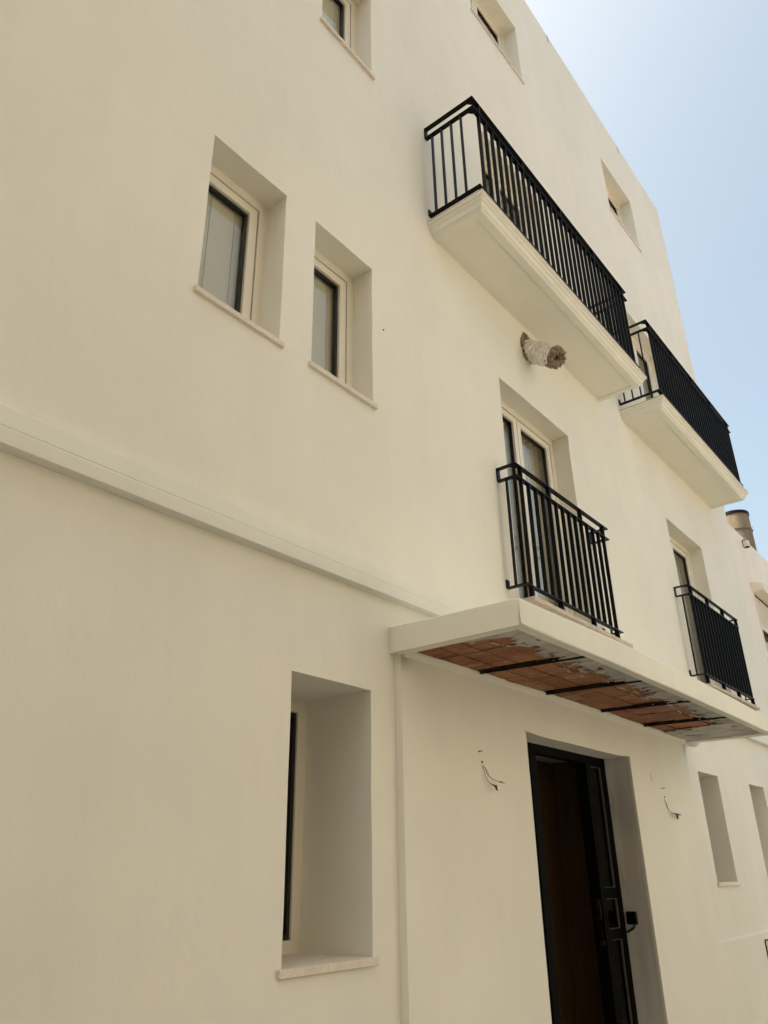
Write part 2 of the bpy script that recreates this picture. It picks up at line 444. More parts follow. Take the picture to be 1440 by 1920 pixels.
for k in range(1, 5):
    x = jx[k]
    j = MB().box(x-.020, x+.020, -.742, -.085, SZ-.006+sag(x)*.35, SZ+.004+sag(x)*.35).box(x-.004, x+.004, -.742, -.085, SZ-.02+sag(x)*.35, SZ-.005+sag(x)*.35)
    j.v = [(xx + .10*(-y-.13) + noise.noise(Vector((xx*9, y*14, zz)))*.003, y, zz) for xx, y, zz in j.v]
    build('joist', j, 'rusty', can)
# cement smears left on the soffit: an uneven skin with a ragged edge
def edge_y(x):                                       # where the cement skin ends (towards the wall lies bare tile)
    n1 = noise.noise(Vector((x*2.1, 0, 0)))*.10; n2 = noise.noise(Vector((x*7, 3, 0)))*.045; n3 = noise.noise(Vector((x*38, 8, 0)))*.022
    base = -.615
    if x < 3.345: return -.17 - (x-3.222)*3.9 + n2 + n3
    if x > 6.74: return -.62 + (x-6.74)*5.0 + n2 + n3
    return base + n1*.6 + n2 + n3
cm = MB(); st = .0065; gi = {}
def gv(i, j):
    if (i, j) not in gi:
        x = 3.215 + i*st; y = -.742 + j*st
        q = Vector((x*23, y*23, 1)); x2 = x + noise.noise(q)*.005; y2 = y + noise.noise(q+Vector((7, 7, 7)))*.005
        gi[(i, j)] = len(cm.v); cm.v.append((x2, y2, SZ - .0075 + sag(x)*.35 + noise.noise(Vector((x*6, y*6, 2)))*.0028))
    return gi[(i, j)]
for i in range(int(4.19/st)):
    for j in range(int(.70/st)):
        x = 3.215+(i+.5)*st; y = -.742+(j+.5)*st
        strokes = noise.noise(Vector((x*55, y*4, 4)))*.075 + noise.noise(Vector((x*17, y*3, 8)))*.05
        keep = y < edge_y(x) + strokes
        isl = noise.noise(Vector((x*9, y*13, 11))) + .35*noise.noise(Vector((x*40, y*30, 2)))
        if not keep and y < edge_y(x)+.13 and noise.noise(Vector((x*8, y*30, 21))) + .3*noise.noise(Vector((x*40, y*60, 2))) > .36: keep = True
        if keep and y > -.70 and isl < -.50: keep = False
        if keep: cm.f.append((gv(i, j), gv(i+1, j), gv(i+1, j+1), gv(i, j+1)))
cmo = build('cement_skin', cm, 'cement', can, smooth=True); cmo['kind'] = 'stuff'
sm_ = cmo.modifiers.new('thickness', 'SOLIDIFY'); sm_.thickness = .006; sm_.offset = 0
# ragged mortar joint strips along the middle of each bay
for k in range(5):
    mid = (jx[k]+jx[k+1])/2
    if k == 0: mid = 3.50
    mj = MB(); pts = []
    for i in range(30):
        y = -.68 + .58*i/29; w = .005 + .014*abs(noise.noise(Vector((k*5, y*16, 0))))
        c = mid + .05*(-y-.12) + noise.noise(Vector((k*3.3, y*9, 6)))*.010
        z = SZ - .003 + sag(mid)*.35 + noise.noise(Vector((k, y*20, 3)))*.003
        mj.v += [(c-w, y, z), (c+w, y, z)]
    for i in range(29): a = 2*i; mj.f.append((a, a+1, a+3, a+2))
    build('mortar_joint', mj, 'mortar', can)
# rough plaster fillet where the soffit meets the entrance wall
fl = MB(); N = 120
for i in range(N+1):
    x = 3.20 + 4.2*i/N
    d = .035 + .022*noise.noise(Vector((x*2.2, 1, 0))) + .010*noise.noise(Vector((x*14, 5, 0)))
    z = SZ + sag(x)*.35
    fl.v += [(x, -.040, z-.045-.01*noise.noise(Vector((x*5, 0, 4)))), (x, -.055-d*.35, z-.020), (x, -.05-d, z-.004), (x, -.03, z+.02)]
for i in range(N):
    for j in range(3): a = i*4+j; fl.f.append((a, a+4, a+5, a+1))
build('plaster_fillet', fl, 'wall', can, smooth=True)

# --- balcony slabs with moulded edge
def balcony(xa, xb, yf, zt, parent):
    pr = [(0, 0), (0, -.014), (.006, -.017), (.006, -.021), (.014, -.024), (.020, -.033), (.022, -.043), (.028, -.049), (.033, -.050), (.033, -.055),
          (.040, -.073), (.045, -.090), (.052, -.092), (.052, -.096), (.058, -.104), (.066, -.113), (.123, -.116), (.127, -.104)]
    mb = MB(); n = len(pr)
    for (o, dz) in pr:
        mb.v += [(xa+o, 0.004, zt+dz), (xa+o, yf+o, zt+dz), (xb-o, yf+o, zt+dz), (xb-o, 0.004, zt+dz)]
    for i in range(n-1):
        for j in range(3):
            a = i*4+j; mb.f.append((a, a+1, a+5, a+4))
    a = (n-1)*4; mb.f.append((a, a+1, a+2, a+3)); mb.f.append((3, 2, 1, 0))
    return build('balcony_slab', mb, 'moulding', parent)
def slab_tile(xa, xb, yf, zt, parent):
    t = MB(); N = 60
    build('tile_edge', B(xa-.004, xb+.004, yf-.004, .003, zt+.0005, zt+.0125), 'tileedge', parent, .003, 1)
s1 = balcony(3.710, 6.835, -.505, 6.190, bld); slab_tile(3.710, 6.835, -.505, 6.190, s1)
s2 = balcony(7.335, 10.43, -.490, 6.240, bld); slab_tile(7.335, 10.43, -.490, 6.240, s2)
# threshold stones under the two small railings
for (xa, xb, z) in ((4.53, 6.185, 3.312), (8.16, 9.89, 3.325)):
    t = MB(); N = 50
    for i in range(N+1):
        x = xa+(xb-xa)*i/N; w = noise.noise(Vector((x*6, 1, 0)))*.006+noise.noise(Vector((x*21, 4, 0)))*.003
        t.v += [(x, .12, z-.03), (x, -.172+w, z-.03+abs(w)), (x, -.172+w*.6, z), (x, .12, z)]
    for i in range(N):
        for j in range(4): a = i*4; t.f.append((a+j, a+4+j, a+4+(j+1) % 4, a+(j+1) % 4))
    t.f.append((0, 1, 2, 3)); t.f.append(tuple(N*4+j for j in (3, 2, 1, 0)))
    build('threshold', t, 'tileedge', bld)

# --- windows
def window(key, leaves=1, sill=True, yf=None, curtain=None, split=None, fixed=False):
    x0, x1, z0, z1, d = WIN[key]
    yf = d-.015
    fw, sw, gw = .066, .058, .042
    if d == UD: x0 -= .04
    fr = MB().ring(x0-.004, x1+.004, z0-.004, z1+.004, fw, yf, yf+.07)
    w = build('window', fr, 'frame', bld, .003, 1)
    ix0, ix1, iz0, iz1 = x0+fw, x1-fw, z0+fw, z1-fw
    if not fixed: build('frame_gap', MB().ring(ix0-.008, ix1+.008, iz0-.008, iz1+.008, .03, yf+.016, yf+.05), 'gap', w)
    cuts = [ix0, ix1] if leaves == 1 else [ix0, (ix0+ix1)/2 if split is None else split, ix1]
    if fixed:
        build('gasket', MB().ring(ix0-.002, ix1+.002, iz0-.002, iz1+.002, .022, yf+.012, yf+.052), 'gasket', w)
        build('pane', B(ix0+.01, ix1-.01, yf+.034, yf+.038, iz0+.01, iz1-.01), 'glass', w)
        cuts = []
    for a, b in zip(cuts, cuts[1:]):
        a2, b2 = a+.004, b-.004
        build('sash', MB().ring(a2, b2, iz0+.004, iz1-.004, sw, yf+.004, yf+.06), 'frame', w, .004, 2)
        build('gasket', MB().ring(a2+sw-.002, b2-sw+.002, iz0+sw+.002, iz1-sw-.002, gw*.22 if leaves == 2 else gw*.45, yf+.024, yf+.052), 'gasket', w)
        build('pane', B(a2+sw-.001, b2-sw+.001, yf+.040, yf+.044, iz0+sw+.003, iz1-sw-.003), 'glass', w)
    if sill:
        if d == UD: x0 += .04
        N = 24; m = MB(); xa, xb = x0-.022, x1+.026; yo, th = -.021, .033
        for i in range(N+1):
            x = xa+(xb-xa)*i/N; q = noise.noise(Vector((x*15, z0, 0)))*.0012
            m.v += [(x, yo+q, z0+.007), (x, yo+q, z0+.007-th), (x, .03, z0+.007-th), (x, .03, z0+.007)]
        for i in range(N):
            for j in range(4): a = i*4; m.f.append((a+j, a+4+j, a+4+(j+1) % 4, a+(j+1) % 4))
        m.f.append((0, 1, 2, 3)); m.f.append(tuple(N*4+j for j in (3, 2, 1, 0)))
        # inner board of the sill, inside the reveal
        m.box(x0+.003, x1-.003, .0302, yf+.012, z0-.012, z0+.007)
        build('sill', m, 'marble', w, .003, 1)
    if curtain == 'blind':
        c = MB(); N = 2
        c.box(x0+.05, x1-.05, yf+.075, yf+.078, z0+.02, z1-.03)
        build('blind', c, 'blind', w)
        for q in (.34, .66):
            xq = x0+(x1-x0)*q; build('blind_cord', MB().tube([(xq, yf+.070, z0+.05), (xq, yf+.070, z1-.05)], .0018, 5), 'cord', w)
    if curtain == 'drape':
        c = MB(); N = 90
        for i in range(N+1):
            t = i/N; x = x0+.42*(x1-x0) + (x1-x0)*.56*t; y = yf+.16+.03*math.sin(t*46)+.015*math.sin(t*19+1)
            c.v += [(x, y, z0+.02), (x, y, z1-.05)]
        for i in range(N): a = 2*i; c.f.append((a, a+2, a+3, a+1))
        build('curtain', c, 'blind', w, smooth=True)
    return w
for k in ('w1', 'w2', 't1', 't0'): window(k, 1, True, curtain='blind')
window('lw', fixed=True); window('n1', fixed=True); window('n2', fixed=True)
window('u1', 1, True); window('u2', 2, True, split=5.215, curtain='drape'); window('u3', 2, True, split=8.83, curtain='drape')
window('j1', 2, False, curtain='drape', split=5.175); window('j2', 2, False, curtain='drape', split=8.80)
window('b1', 2, False, curtain='drape'); window('b2', 2, False, curtain='drape')

# --- entrance door frame, vestibule
yd = .155
df = MB()
df.box(4.452, 4.52, yd, yd+.07, 0.0, 2.425).box(5.992, 6.056, yd, yd+.07, 0.0, 2.425).box(4.5205, 5.9915, yd+.002, yd+.068, 2.355, 2.425)
door = build('entrance_door', df, 'alu', bld, .003, 1)
build('mullion', B(4.845, 4.905, yd-.004, yd+.07, .02, 2.354), 'alu', door, .003, 1)
build('mullion', B(4.925, 4.960, yd+.012, yd+.075, .02, 2.354), 'alu', door, .003, 1)
build('mullion', B(5.700, 5.775, yd-.004, yd+.085, .02, 2.354), 'alu', door, .003, 1)
def brush():
    m = MB()
    for i in range(150):
        z = 1.0 + i*.009
        m.box(4.838, 4.8445, yd+.005, yd+.02, z, z+.0045)
    return m
build('brush_seal', brush(), 'black_plastic', door)
for (za, zb) in ((.10, 1.17), (1.235, 1.43), (1.50, 2.345)):
    build('glazing_bead', MB().ring(5.776, 5.991, za, zb, .005, yd+.012, yd+.03), 'wire_grey', door, .002, 1)
    build('pane', B(5.787, 5.980, yd+.026, yd+.032, za+.01, zb-.01), 'door_glass', door)
for (za, zb) in ((1.171, 1.234), (1.431, 1.499), (.02, .099)):
    build('cross_rail', B(5.7755, 5.9915, yd+.004, yd+.06, za, zb), 'alu', door, .003, 1)
lp = MB().box(5.688, 5.6995, yd+.01, yd+.045, 1.30, 1.43)
build('lock_plate', lp, 'steel', door, .002, 1)
build('lock_plate', B(5.688, 5.6995, yd+.01, yd+.045, 1.14, 1.175), 'steel', door, .002, 1)
build('latch', MB().box(5.676, 5.6875, yd+.012, yd+.04, 1.33, 1.36).box(5.670, 5.6875, yd+.014, yd+.03, 1.19, 1.27), 'alu', door, .002, 1)
# dark veneered lining of the entrance hall: separate panels with joints
px = [4.40, 4.85, 5.28, 5.70, 6.09]
for a, b in zip(px, px[1:]):
    build('veneer_panel', B(a+.002, b-.002, .640, .665, .02, 2.43), 'wood', door, .002, 1)
build('veneer_panel', B(6.092, 6.115, .232, .642, .02, 2.43), 'wood', door, .002, 1)
build('veneer_panel', B(4.375, 4.398, .232, .642, .02, 2.43), 'wood', door, .002, 1)
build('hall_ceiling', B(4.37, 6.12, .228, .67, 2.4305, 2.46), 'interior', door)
build('hall_floor', B(4.37, 6.12, .02, .67, .0, .018), 'tileedge', door)
foam = MB()
for i in range(80):
    x = 4.46+1.56*i/79
    foam.v += [(x, yd-.004, 2.428+noise.noise(Vector((x*22, 0, 0)))*.003), (x, yd-.006, 2.419+noise.noise(Vector((x*30, 4, 0)))*.005), (x, yd+.02, 2.415)]
for i in range(79):
    for j in range(2): a = 3*i+j; foam.f.append((a, a+3, a+4, a+1))
build('sealing_foam', foam, 'canopy', door, smooth=True)

# small marks in the plaster
mk = MB()
for (x, z, r) in ((3.135, 4.801, .0042),):
    build('nail_hole', MB().tube([(x, -.009, z), (x, -.001, z)], r, 8), 'darkhole', bld)
mk = MB()
for (x, z) in ((6.966, 12.29), (9.353, 12.28)):
    build('hairline_crack', MB().tube([(x, -.004, z+.05), (x+.01, -.005, z-.02), (x+.012, -.004, z-.09)], .0035, 5), 'crack', bld)
build('hairline_crack', MB().tube([(6.46, -.046, 2.32), (6.475, -.046, 2.26)], .0012, 5), 'crack', bld)
md = build('meter_cupboard', MB().box(8.79, 9.38, -.030, -.0, .42, .985), 'metergrey', bld, .004, 1)
build('cupboard_frame', MB().ring(8.772, 9.395, .405, 1.0, .009, -.033, -.0), 'gap', md)

# ------------------------------------------------------------------ railings
BARW, BART, RAILW, RAILT = .029, .009, .040, .009
def rail_u(xa, xb, yf, z):                            # flat bar bent in a U: wall - corner - corner - wall
    m = MB()
    o = [(xa, -.002), (xa, yf), (xb, yf), (xb, -.002)]; w = RAILW
    i_ = [(xa+w, -.002), (xa+w, yf+w), (xb-w, yf+w), (xb-w, -.002)]
    for zz in (z-RAILT, z):
        m.v += [(p[0], p[1], zz) for p in o] + [(p[0], p[1], zz) for p in i_]
    for j in range(3):
        m.f += [(j, j+1, 4+j+1, 4+j), (8+j+1, 8+j, 12+j, 12+j+1), (j+1, j, 8+j, 8+j+1), (4+j, 4+j+1, 12+j+1, 12+j)]
    m.f += [(0, 4, 12, 8), (7, 3, 11, 15)]
    return m
def gusset(xa, yf, z, s, w=.045):
    return MB().poly([(xa, yf, z-RAILT-.0002), (xa+s*w*1.5, yf+RAILW, z-RAILT-.0002)], [])
def railing(label, xa, xb, yf, zt, zm, zb, front, sides, conn, feet, zfoot, brk, group):
    t = thing('railing', label, 'railing', ((xa+xb)/2, yf/2, zb-.02), group)
    for nm, z in (('top_rail', zt), ('mid_rail', zm), ('bottom_rail', zb)):
        build(nm, rail_u(xa, xb, yf, z), 'iron', t, .0015, 1)
    yc = yf+RAILW/2
    zlo, zhi = zb, zm-RAILT
    bar = None
    for x in front:
        if bar is None: bar = build('bar', B(x-BART/2, x+BART/2, yc-BARW/2, yc+BARW/2, zlo, zhi), 'iron', t)
        else: copy_part(bar, (x, yc, zlo), t)
    sb = None
    for y in sides:
        for x in (xa+RAILW/2, xb-RAILW/2):
            if sb is None: sb = build('bar', B(x-BARW/2, x+BARW/2, y-BART/2, y+BART/2, zlo, zhi), 'iron', t)
            else: copy_part(sb, (x, y, zlo), t)
    cn = None
    for x in conn:
        if cn is None: cn = build('spacer', B(x-BART/2, x+BART/2, yc-.018, yc+.018, zm, zt-RAILT), 'iron', t)
        else: copy_part(cn, (x, yc, zm), t)
    ft = None
    for x in feet:
        if ft is None: ft = build('foot', B(x-BART/2-.002, x+BART/2+.002, yc-.019, yc+.019, zfoot, zb-RAILT), 'iron', t)
        else: copy_part(ft, (x, yc, zfoot), t)
    for x, s in ((xa, 1), (xb, -1)):
        xx = sorted((x, x+s*RAILW))
        build('wall_bracket', MB().box(xx[0], xx[1], -.012, -.0025, zm+.0005, zt-RAILT-.0005), 'iron', t)
        build('wall_bracket', MB().box(xx[0], xx[1], -.012, -.0025, zb+.0005, zb+.055), 'iron', t)
        # small square-cut corner plate under the mid and top rail
        for z in (zt, zm):
            q = MB().poly([(x+s*.039, yf+.039, z-RAILT+.001), (x+s*.075, yf+.039, z-RAILT+.001), (x+s*.039, yf+.075, z-RAILT+.001),
                           (x+s*.039, yf+.039, z-.001), (x+s*.075, yf+.039, z-.001), (x+s*.039, yf+.075, z-.001)], [(0, 1, 2), (3, 5, 4), (0, 3, 4, 1), (1, 4, 5, 2), (2, 5, 3, 0)])
            build('corner_plate', q, 'iron', t)
    return t
f1 = [3.835+.1008*i for i in range(29)]
railing('nearer of the two long black upper balcony railings, above the duct', 3.728, 6.752, -.483, 7.268, 7.160, 6.288,
        [x for x in f1 if x < 6.71], [-.068, -.162, -.256, -.350], f1[0::7], f1[0::7], 6.203, None, 'long railings on the upper balconies')
f2 = [7.455+.1008*i for i in range(29)]
railing('farther of the two long black upper balcony railings, standing against the open sky', 7.350, 10.375, -.466, 7.292, 7.185, 6.345,
        [x for x in f2 if x < 10.33], [-.068, -.162, -.256, -.350], f2[0::7], f2[0::7], 6.253, None, 'long railings on the upper balconies')
p1 = [4.540+.1083*i for i in range(14)]
railing('short black railing across the French window directly above the entrance canopy', 4.446, 6.042, -.167, 4.322, 4.222, 3.390,
        p1, [-.072], [p1[i] for i in (0, 4, 9, 13)], [p1[i] for i in (0, 4, 9, 13)], 3.313, None, 'short railings in front of French windows')
p2 = [8.165+.1053*i for i in range(16)]
railing('short black railing at the far French window, its bars closing into a black sheet', 8.070, 9.775, -.164, 4.368, 4.268, 3.412,
        p2, [-.072], [p2[i] for i in (0, 5, 10, 15)], [p2[i] for i in (0, 5, 10, 15)], 3.326, None, 'short railings in front of French windows')

# ------------------------------------------------------------------ flexible duct
dt = thing('flexible_duct', 'torn silver foil duct with brown insulation sticking out of the wall under the balcony', 'duct', (5.2, 0, 5.62))
A = Vector((5.205, .03, 5.86)); E_ = Vector((5.165, -.285, 5.60)); dirv = (E_-A).normalized()
u = dirv.cross(Vector((0, 0, 1))).normalized(); w_ = dirv.cross(u)
def ringpts(t, rad, jit, seed, n=40):
    c = A.lerp(E_, t); res = []
    for j in range(n):
        an = 2*math.pi*j/n
        rr = rad*(1 + jit*noise.noise(Vector((math.cos(an)*2.2+seed, math.sin(an)*2.2, t*7))))
        res.append(tuple(c + (u*math.cos(an) + w_*math.sin(an))*rr))
    return res
fm = MB(); NR = 46; n = 40
for i in range(NR+1):
    t = i/NR*.94
    rad = .096 + .0045*math.sin(t*70) + .0035*math.sin(t*131+1) + .006*noise.noise(Vector((t*11, 3, 0))) - .010*max(0, .25-t)*3
    fm.v += [tuple(Vector(p)+Vector((noise.noise(Vector(p)*60), noise.noise(Vector(p)*60+Vector((5, 5, 5))), noise.noise(Vector(p)*60+Vector((9, 2, 7)))))*.0025) for p in ringpts(t, rad, .09, 1.0)]
for i in range(NR):
    for j in range(n):
        jj = (j+1) % n; fm.f.append((i*n+j, i*n+jj, (i+1)*n+jj, (i+1)*n+j))
build('foil_sleeve', fm, 'foil', dt, smooth=True)
wm = MB(); rows = [(.86, .090), (.95, .094), (1.0, .093), (1.05, .083), (1.055, .064), (1.03, .044), (.99, .030), (.80, .016)]
for (t, rad) in rows: wm.v += [tuple(Vector(p)+Vector((noise.noise(Vector(p)*45), noise.noise(Vector(p)*45+Vector((5, 5, 5))), noise.noise(Vector(p)*45+Vector((9, 2, 7)))))*.024) for p in ringpts(t, rad, .28, 5.0)]
for i in range(len(rows)-1):
    for j in range(n):
        jj = (j+1) % n; wm.f.append((i*n+j, i*n+jj, (i+1)*n+jj, (i+1)*n+j))
wl = build('insulation', wm, 'wool', dt, smooth=True)
build('duct_mouth', MB().tube([A.lerp(E_, .78), A.lerp(E_, .985)], [.012, .017], 14), 'darkhole', dt)
tf = MB()
for i in range(420):                                   # loose tufts at the torn end
    an = random.uniform(0, 2*math.pi); rr = random.uniform(.045, .088); t = random.uniform(.95, 1.04)
    c = A.lerp(E_, t) + (u*math.cos(an)+w_*math.sin(an))*rr
    dv = (dirv*random.uniform(.2, 1)+(u*math.cos(an)+w_*math.sin(an))*random.uniform(-.3, .9)+Vector((random.uniform(-.5, .5), random.uniform(-.5, .5), random.uniform(-.8, .3)))).normalized()
    L = random.uniform(.012, .034); sd_ = dv.cross(Vector((random.random(), random.random(), random.random()))).normalized()*random.uniform(.001, .0035)
    k = len(tf.v); tf.v += [tuple(c-sd_), tuple(c+sd_), tuple(c+dv*L)]; tf.f.append((k, k+1, k+2))
fo = build('tuft', tf, 'wool', dt, fixn=False); fo['kind'] = 'stuff'
rb = MB(); n2 = 44                                     # broken collar of the wall hole
for rr0, y in ((.085, .02), (.098, -.016), (.118, -.026), (.132, -.003)):
    for j in range(n2):
        an = 2*math.pi*j/n2
        rr = rr0*(1+.26*noise.noise(Vector((math.cos(an)*2.4, math.sin(an)*2.4, rr0*20)))+.16*noise.noise(Vector((math.cos(an)*9, math.sin(an)*9, 3))))
        rr *= 1 + .42*max(0, math.cos(an-R(112)))**8*(rr0 > .09)
        rb.v.append((5.215+math.cos(an)*rr, y+.008*noise.noise(Vector((math.cos(an)*7, math.sin(an)*7, y*50))), 5.835+math.sin(an)*rr*1.02))
for i in range(3):
    for j in range(n2):
        jj = (j+1) % n2; rb.f.append((i*n2+j, i*n2+jj, (i+1)*n2+jj, (i+1)*n2+j))
build('broken_collar', rb, 'rubble', dt)
tf = MB()
for i in range(260):
    an = random.uniform(R(95), R(330)); rr = random.uniform(.095, .125)
    c = Vector((5.215+math.cos(an)*rr, -.012, 5.835+math.sin(an)*rr))
    dv = Vector((math.cos(an)*.6+random.uniform(-.6, .6), random.uniform(-1, -.1), math.sin(an)*.6+random.uniform(-.9, .3))).normalized()
    L = random.uniform(.008, .028); sd_ = dv.cross(Vector((random.random(), random.random(), random.random()))).normalized()*random.uniform(.001, .004)
    k = len(tf.v); tf.v += [tuple(c-sd_), tuple(c+sd_), tuple(c+dv*L)]; tf.f.append((k, k+1, k+2))
fo = build('crumb', tf, 'rubble', dt, fixn=False); fo['kind'] = 'stuff'

# ------------------------------------------------------------------ loose wires, screw plugs, intercom, lamp
def curve(p, n=14):
    q = []; P = [Vector(v) for v in p]; P = [P[0]*2-P[1]] + P + [P[-1]*2-P[-2]]
    for i in range(1, len(P)-2):
        for k in range(n):
            t = k/n; a, b, c, d = P[i-1:i+3]
            q.append(.5*((2*b)+(-a+c)*t+(2*a-5*b+4*c-d)*t*t+(-a+3*b-3*c+d)*t**3))
    q.append(P[-2]); return q
yw = -.047
def at(x, z, y):                                       # a point hanging y in front of the wall spot (x, z)
    k = (CAM_D+y)/(CAM_D-.045); return (x*k, y, EYE+(z-EYE)*k)
wr = thing('loose_cables', 'pair of loose looped cables hanging from the wall left of the doorway', 'cable', (3.92, yw, 2.05), 'loose lamp cables beside the door')
c1 = curve([(3.919, -.03, 2.178), at(3.945, 2.155, -.06), at(3.968, 2.122, -.075), at(4.02, 2.098, -.085), at(4.10, 2.085, -.09)])
c2 = curve([(3.919, -.03, 2.172), at(3.934, 2.145, -.055), at(3.950, 2.105, -.065), at(3.985, 2.075, -.075), at(4.03, 2.062, -.08)])
build('cable', MB().tube(c1, .0017, 6), 'wire_grey', wr, smooth=True); build('cable', MB().tube(c2, .0017, 6), 'wire_grey', wr, smooth=True)
build('cable', MB().tube(curve([at(3.950, 2.150, -.062), at(3.972, 2.135, -.07), at(3.982, 2.115, -.075), at(3.972, 2.11, -.075)]), .0011, 6), 'wire_grey', wr, smooth=True)
build('taped_end', MB().tube([at(4.09, 2.086, -.09), at(4.115, 2.086, -.092), at(4.125, 2.088, -.092), at(4.15, 2.080, -.092)], [.002, .0045, .003, .002], 8), 'black_plastic', wr, smooth=True)
build('taped_end', MB().tube([at(4.0, 2.070, -.078), at(4.03, 2.062, -.08), at(4.055, 2.06, -.082), at(4.058, 2.045, -.082), at(4.075, 2.035, -.082)], [.0025, .004, .008, .0055, .0018], 8), 'black_plastic', wr, smooth=True)
build('cable_hole', MB().tube([(3.917, -.049, 2.181), (3.917, -.040, 2.181)], .007, 10), 'darkhole', wr)
wr2 = thing('loose_cables', 'loose cable with one taped end hanging from the wall right of the doorway', 'cable', (6.70, yw, 2.0), 'loose lamp cables beside the door')
c1 = curve([(6.697, -.03, 2.155), at(6.700, 2.125, -.055), at(6.722, 2.078, -.065), at(6.79, 2.046, -.07), at(6.90, 2.035, -.075)])
c2 = curve([(6.697, -.03, 2.150), at(6.712, 2.115, -.055), at(6.738, 2.072, -.065), at(6.80, 2.041, -.07), at(6.90, 2.028, -.075)])
build('cable', MB().tube(c1, .0019, 6), 'wire_grey', wr2, smooth=True); build('cable', MB().tube(c2, .0019, 6), 'wire_grey', wr2, smooth=True)
build('taped_end', MB().tube([at(6.88, 2.036, -.075), at(6.94, 2.032, -.078), at(7.01, 2.034, -.078)], [.004, .008, .004], 8), 'black_plastic', wr2, smooth=True)
build('taped_end', MB().tube([at(6.91, 2.032, -.076), at(6.925, 2.012, -.076), at(6.925, 1.995, -.076)], [.006, .009, .004], 8), 'black_plastic', wr2, smooth=True)
build('cable_hole', MB().tube([(6.697, -.049, 2.157), (6.697, -.040, 2.157)], .007, 10), 'darkhole', wr2)
for (x, z, l) in ((3.889, 2.237, 'small dark screw stub in the wall above the left pair of loose cables'), (6.671, 2.223, 'small dark screw stub in the wall above the right loose cable')):
    t = build('screw', MB().tube([(x, -.07, z), (x, -.035, z)], .0028, 6).tube([(x, -.049, z), (x, -.040, z)], .005, 8), 'black_plastic')
    tag(t, l, 'screw', 'screw stubs above the loose cables')
ic = thing('entry_panel', 'small square black box with a pigtail cable on the grey right side of the doorway', 'intercom', (6.05, .095, 1.2))
build('housing', B(6.034, 6.0585, .054, .138, 1.256, 1.342), 'black_plastic', ic, .010, 3)
build('cover_glass', B(6.0325, 6.036, .060, .132, 1.263, 1.335), 'alu', ic, .001, 1)
build('pigtail_cable', MB().tube(curve([(6.048, .085, 1.262), (6.046, .09, 1.238), (6.045, .13, 1.215), (6.044, .163, 1.205)]), [.004]*8+[.007]*28+[.006]*7, 8), 'black_plastic', ic, smooth=True)
lm = thing('dome_lamp', 'small unlit dome lamp tucked under the far end of the canopy beside the wall edge', 'lamp', (7.575, -.055, 2.62))
dm = MB(); n = 20
prf = [(.052, 2.690), (.055, 2.680), (.052, 2.668), (.040, 2.655), (.022, 2.648), (.002, 2.646)]
for (r_, z) in prf:
    for j in range(n): an = 2*math.pi*j/n; dm.v.append((7.585+r_*math.cos(an), -.07+r_*math.sin(an), z))
for i in range(len(prf)-1):
    for j in range(n): jj = (j+1) % n; dm.f.append((i*n+j, i*n+jj, (i+1)*n+jj, (i+1)*n+j))
build('diffuser', dm, 'canopy', lm, smooth=True)
build('lamp_ring', MB().tube([(7.585, -.07, 2.684), (7.585, -.07, 2.70)], .060, 24), 'wire_grey', lm)
build('lamp_arm', MB().tube([(7.585, -.07, 2.695), (7.585, .0, 2.697)], .012, 8), 'wire_grey', lm)

# ------------------------------------------------------------------ neighbouring house and roof tank
NY = .06
nb = thing('neighbour_house', 'lower pale pinkish plastered house next door with a roller shuttered window', 'house', (16, 4, 0))
nh = [(11.920, 13.200, 4.33, 5.42, NY+.14)]
nmb = wall_with_holes(X1+.004, 24, 0, 6.29, nh, NY, .4)
build('wall', nmb, 'neighbour', nb, .010, 2, fixn=False)
build('parapet', B(X1+.006, 24, NY+.003, NY+.2, 6.02, 6.284), 'neighbour', nb, .01)
build('roof', B(X1+.01, 23.9, NY+.21, 7.9, 5.5, 5.62), 'roof', nb)
build('back_wall', MB().box(X1+.01, 23.99, 7.9, 8, 0, 6.2).box(23.9, 23.99, .2, 7.89, 0, 6.2), 'neighbour', nb)
build('corner_render', B(X1+.002, 11.80, NY-.018, NY+.02, 0, 6.0), 'neighbour', nb, .015)
wn = build('window', MB().ring(11.920, 13.200, 4.33, 5.42, .06, NY+.05, NY+.12), 'frame', nb, .003, 1)
sh = MB()
for i in range(11):
    z = 5.31 - i*.042
    pr = [(.040, z), (.008, z-.005), (.003, z-.018), (.008, z-.033), (.040, z-.038)]
    k = len(sh.v)
    for xx in (11.955, 13.15): sh.v += [(xx, NY+a, b) for a, b in pr]
    sh.f += [(k+j, k+j+1, k+j+6, k+j+5) for j in range(4)]
    if i: sh.f.append((k-6, k, k+5, k-1)); sh.f[-1] = (k-6, k, k+5, k-1)
zl = 5.31-11*.042
build('shutter', sh, 'shutter', wn)
build('shutter_end_bar', B(11.975, 13.150, NY+.002, NY+.025, zl-.045, zl), 'shutter', wn, .003, 1)
bx = MB().poly([(11.920, NY, 5.50), (11.920, NY-.16, 5.46), (11.920, NY-.16, 5.34), (11.920, NY, 5.325), (13.260, NY, 5.50), (13.260, NY-.16, 5.46), (13.260, NY-.16, 5.34), (13.260, NY, 5.325)],
               [(0, 1, 2, 3), (7, 6, 5, 4), (0, 4, 5, 1), (1, 5, 6, 2), (2, 6, 7, 3), (3, 7, 4, 0)])
build('shutter_box', bx, 'shutter', wn, .004, 1)
build('guide', B(11.920, 11.955, NY-.012, NY+.04, 4.36, 5.325), 'shutter', wn, .003, 1)
build('guide', B(13.152, 13.200, NY-.012, NY+.04, 4.36, 5.325), 'shutter', wn, .003, 1)
build('pane', B(11.980, 13.140, NY+.085, NY+.089, 4.37, 5.38), 'glass', wn)
build('blind', B(11.980, 13.140, NY+.13, NY+.133, 4.37, 5.38), 'interior', wn)
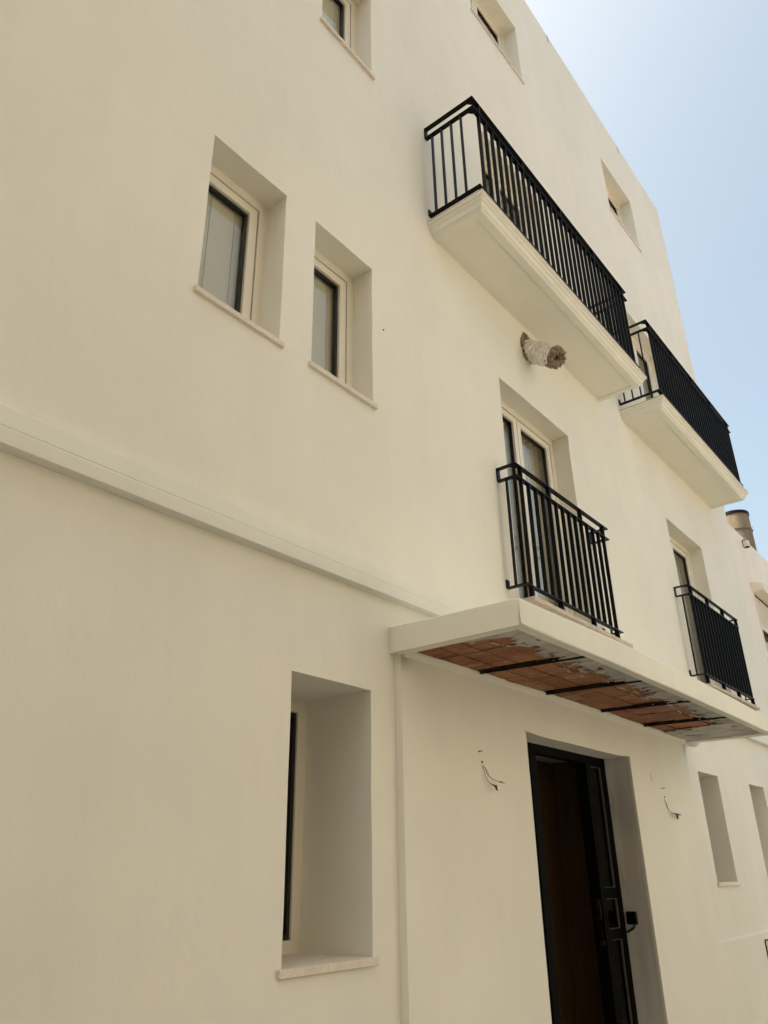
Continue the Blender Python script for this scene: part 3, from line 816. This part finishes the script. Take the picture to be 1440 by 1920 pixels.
build('sill', B(11.890, 13.230, NY-.05, NY+.05, 4.30, 4.333), 'marble', wn, .003, 1)
dr = MB().tube([(12.02, NY-.03, 6.21), (12.02, NY-.045, 6.17), (12.02, NY-.05, 6.085)], [.045, .05, .05], 16, True)
dp = build('drain_spout', dr, 'neighbour', nb, smooth=True)
build('spout_mouth', MB().tube([(12.02, NY-.05, 6.0845), (12.02, NY-.05, 6.083)], .040, 16), 'darkhole', dp)

tx, ty, tr, tz = 15.72, .90, .275, 8.20
tk = thing('roof_flue', 'weathered brown cylindrical flue with a dark rim rising behind the neighbouring parapet', 'flue', (tx, ty, 5.62))
build('shell', MB().tube([(tx, ty, 5.62), (tx, ty, 7.0), (tx, ty, tz-.05)], tr, 40, False), 'tank', tk, smooth=True)
build('rim', MB().tube([(tx, ty, tz-.06), (tx, ty, tz+.0)], tr+.016, 40), 'iron', tk)
rg = MB()
pts = [(tx+math.cos(a)*(tr+.008), ty+math.sin(a)*(tr+.008), tz-.40+.012*noise.noise(Vector((a*3, 0, 0)))) for a in [2*math.pi*i/60 for i in range(61)]]
rg.tube(pts, .009, 6)
for i in range(26):
    p = Vector(pts[random.randrange(60)]); rg.tube([p, p+Vector((random.uniform(-.04, .04), random.uniform(-.04, .04), random.uniform(-.03, .05)))], .004, 4)
build('wire_band', rg, 'wire_grey', tk)

# ------------------------------------------------------------------ unseen houses behind the camera; the brown ones added to block light
oy = -6.4
def far_house(label, xa, xb, h, mat='opposite', name='opposite_house'):
    op = thing(name, label, 'house', ((xa+xb)/2, oy-3, 0))
    build('wall', MB().box(xa, xb, oy-7, oy, 0, h), mat, op)
    build('roof', B(xa+.05, xb-.05, oy-6.95, oy-.05, h+.002, h+.05), 'roof', op)  # dark unseen sheet, added to cut sunlight bounced off the flat top
    n = int((xb-xa-1)/3.4)
    for i in range(n):
        x = xa+1.2+i*3.4
        for z in [q for q in (1.1, 4.3, 7.4, 10.5) if q+1.7 < h]:
            f = build('window', MB().ring(x, x+1.1, z, z+1.4, .07, oy-.01, oy+.03), 'frame', op)
            build('pane', B(x+.06, x+1.04, oy+.002, oy+.01, z+.06, z+1.34), 'gasket', f)
far_house('unseen tall brown block added across the street on the left to cut light', -16, LX, LH, 'blocker')  # out of view, added as a dark mass against light from the left
eh = thing('opposite_house', 'unseen brown block added at the left end of the street to cut light', 'house', (-13, 0, 0))
build('wall', B(-18, -9, -6.3, 3, 0, EH), 'blocker', eh)  # out of view, added to close off light along the street
far_house('low white plastered house across the street opposite the entrance door', LX+.02, 9.0, OPH)
far_house('unseen low tan house opposite the pinkish house, dulled to cut bounced light', 9.02, 30, RH, 'tan')  # out of view, kept low and dull so less light bounces across
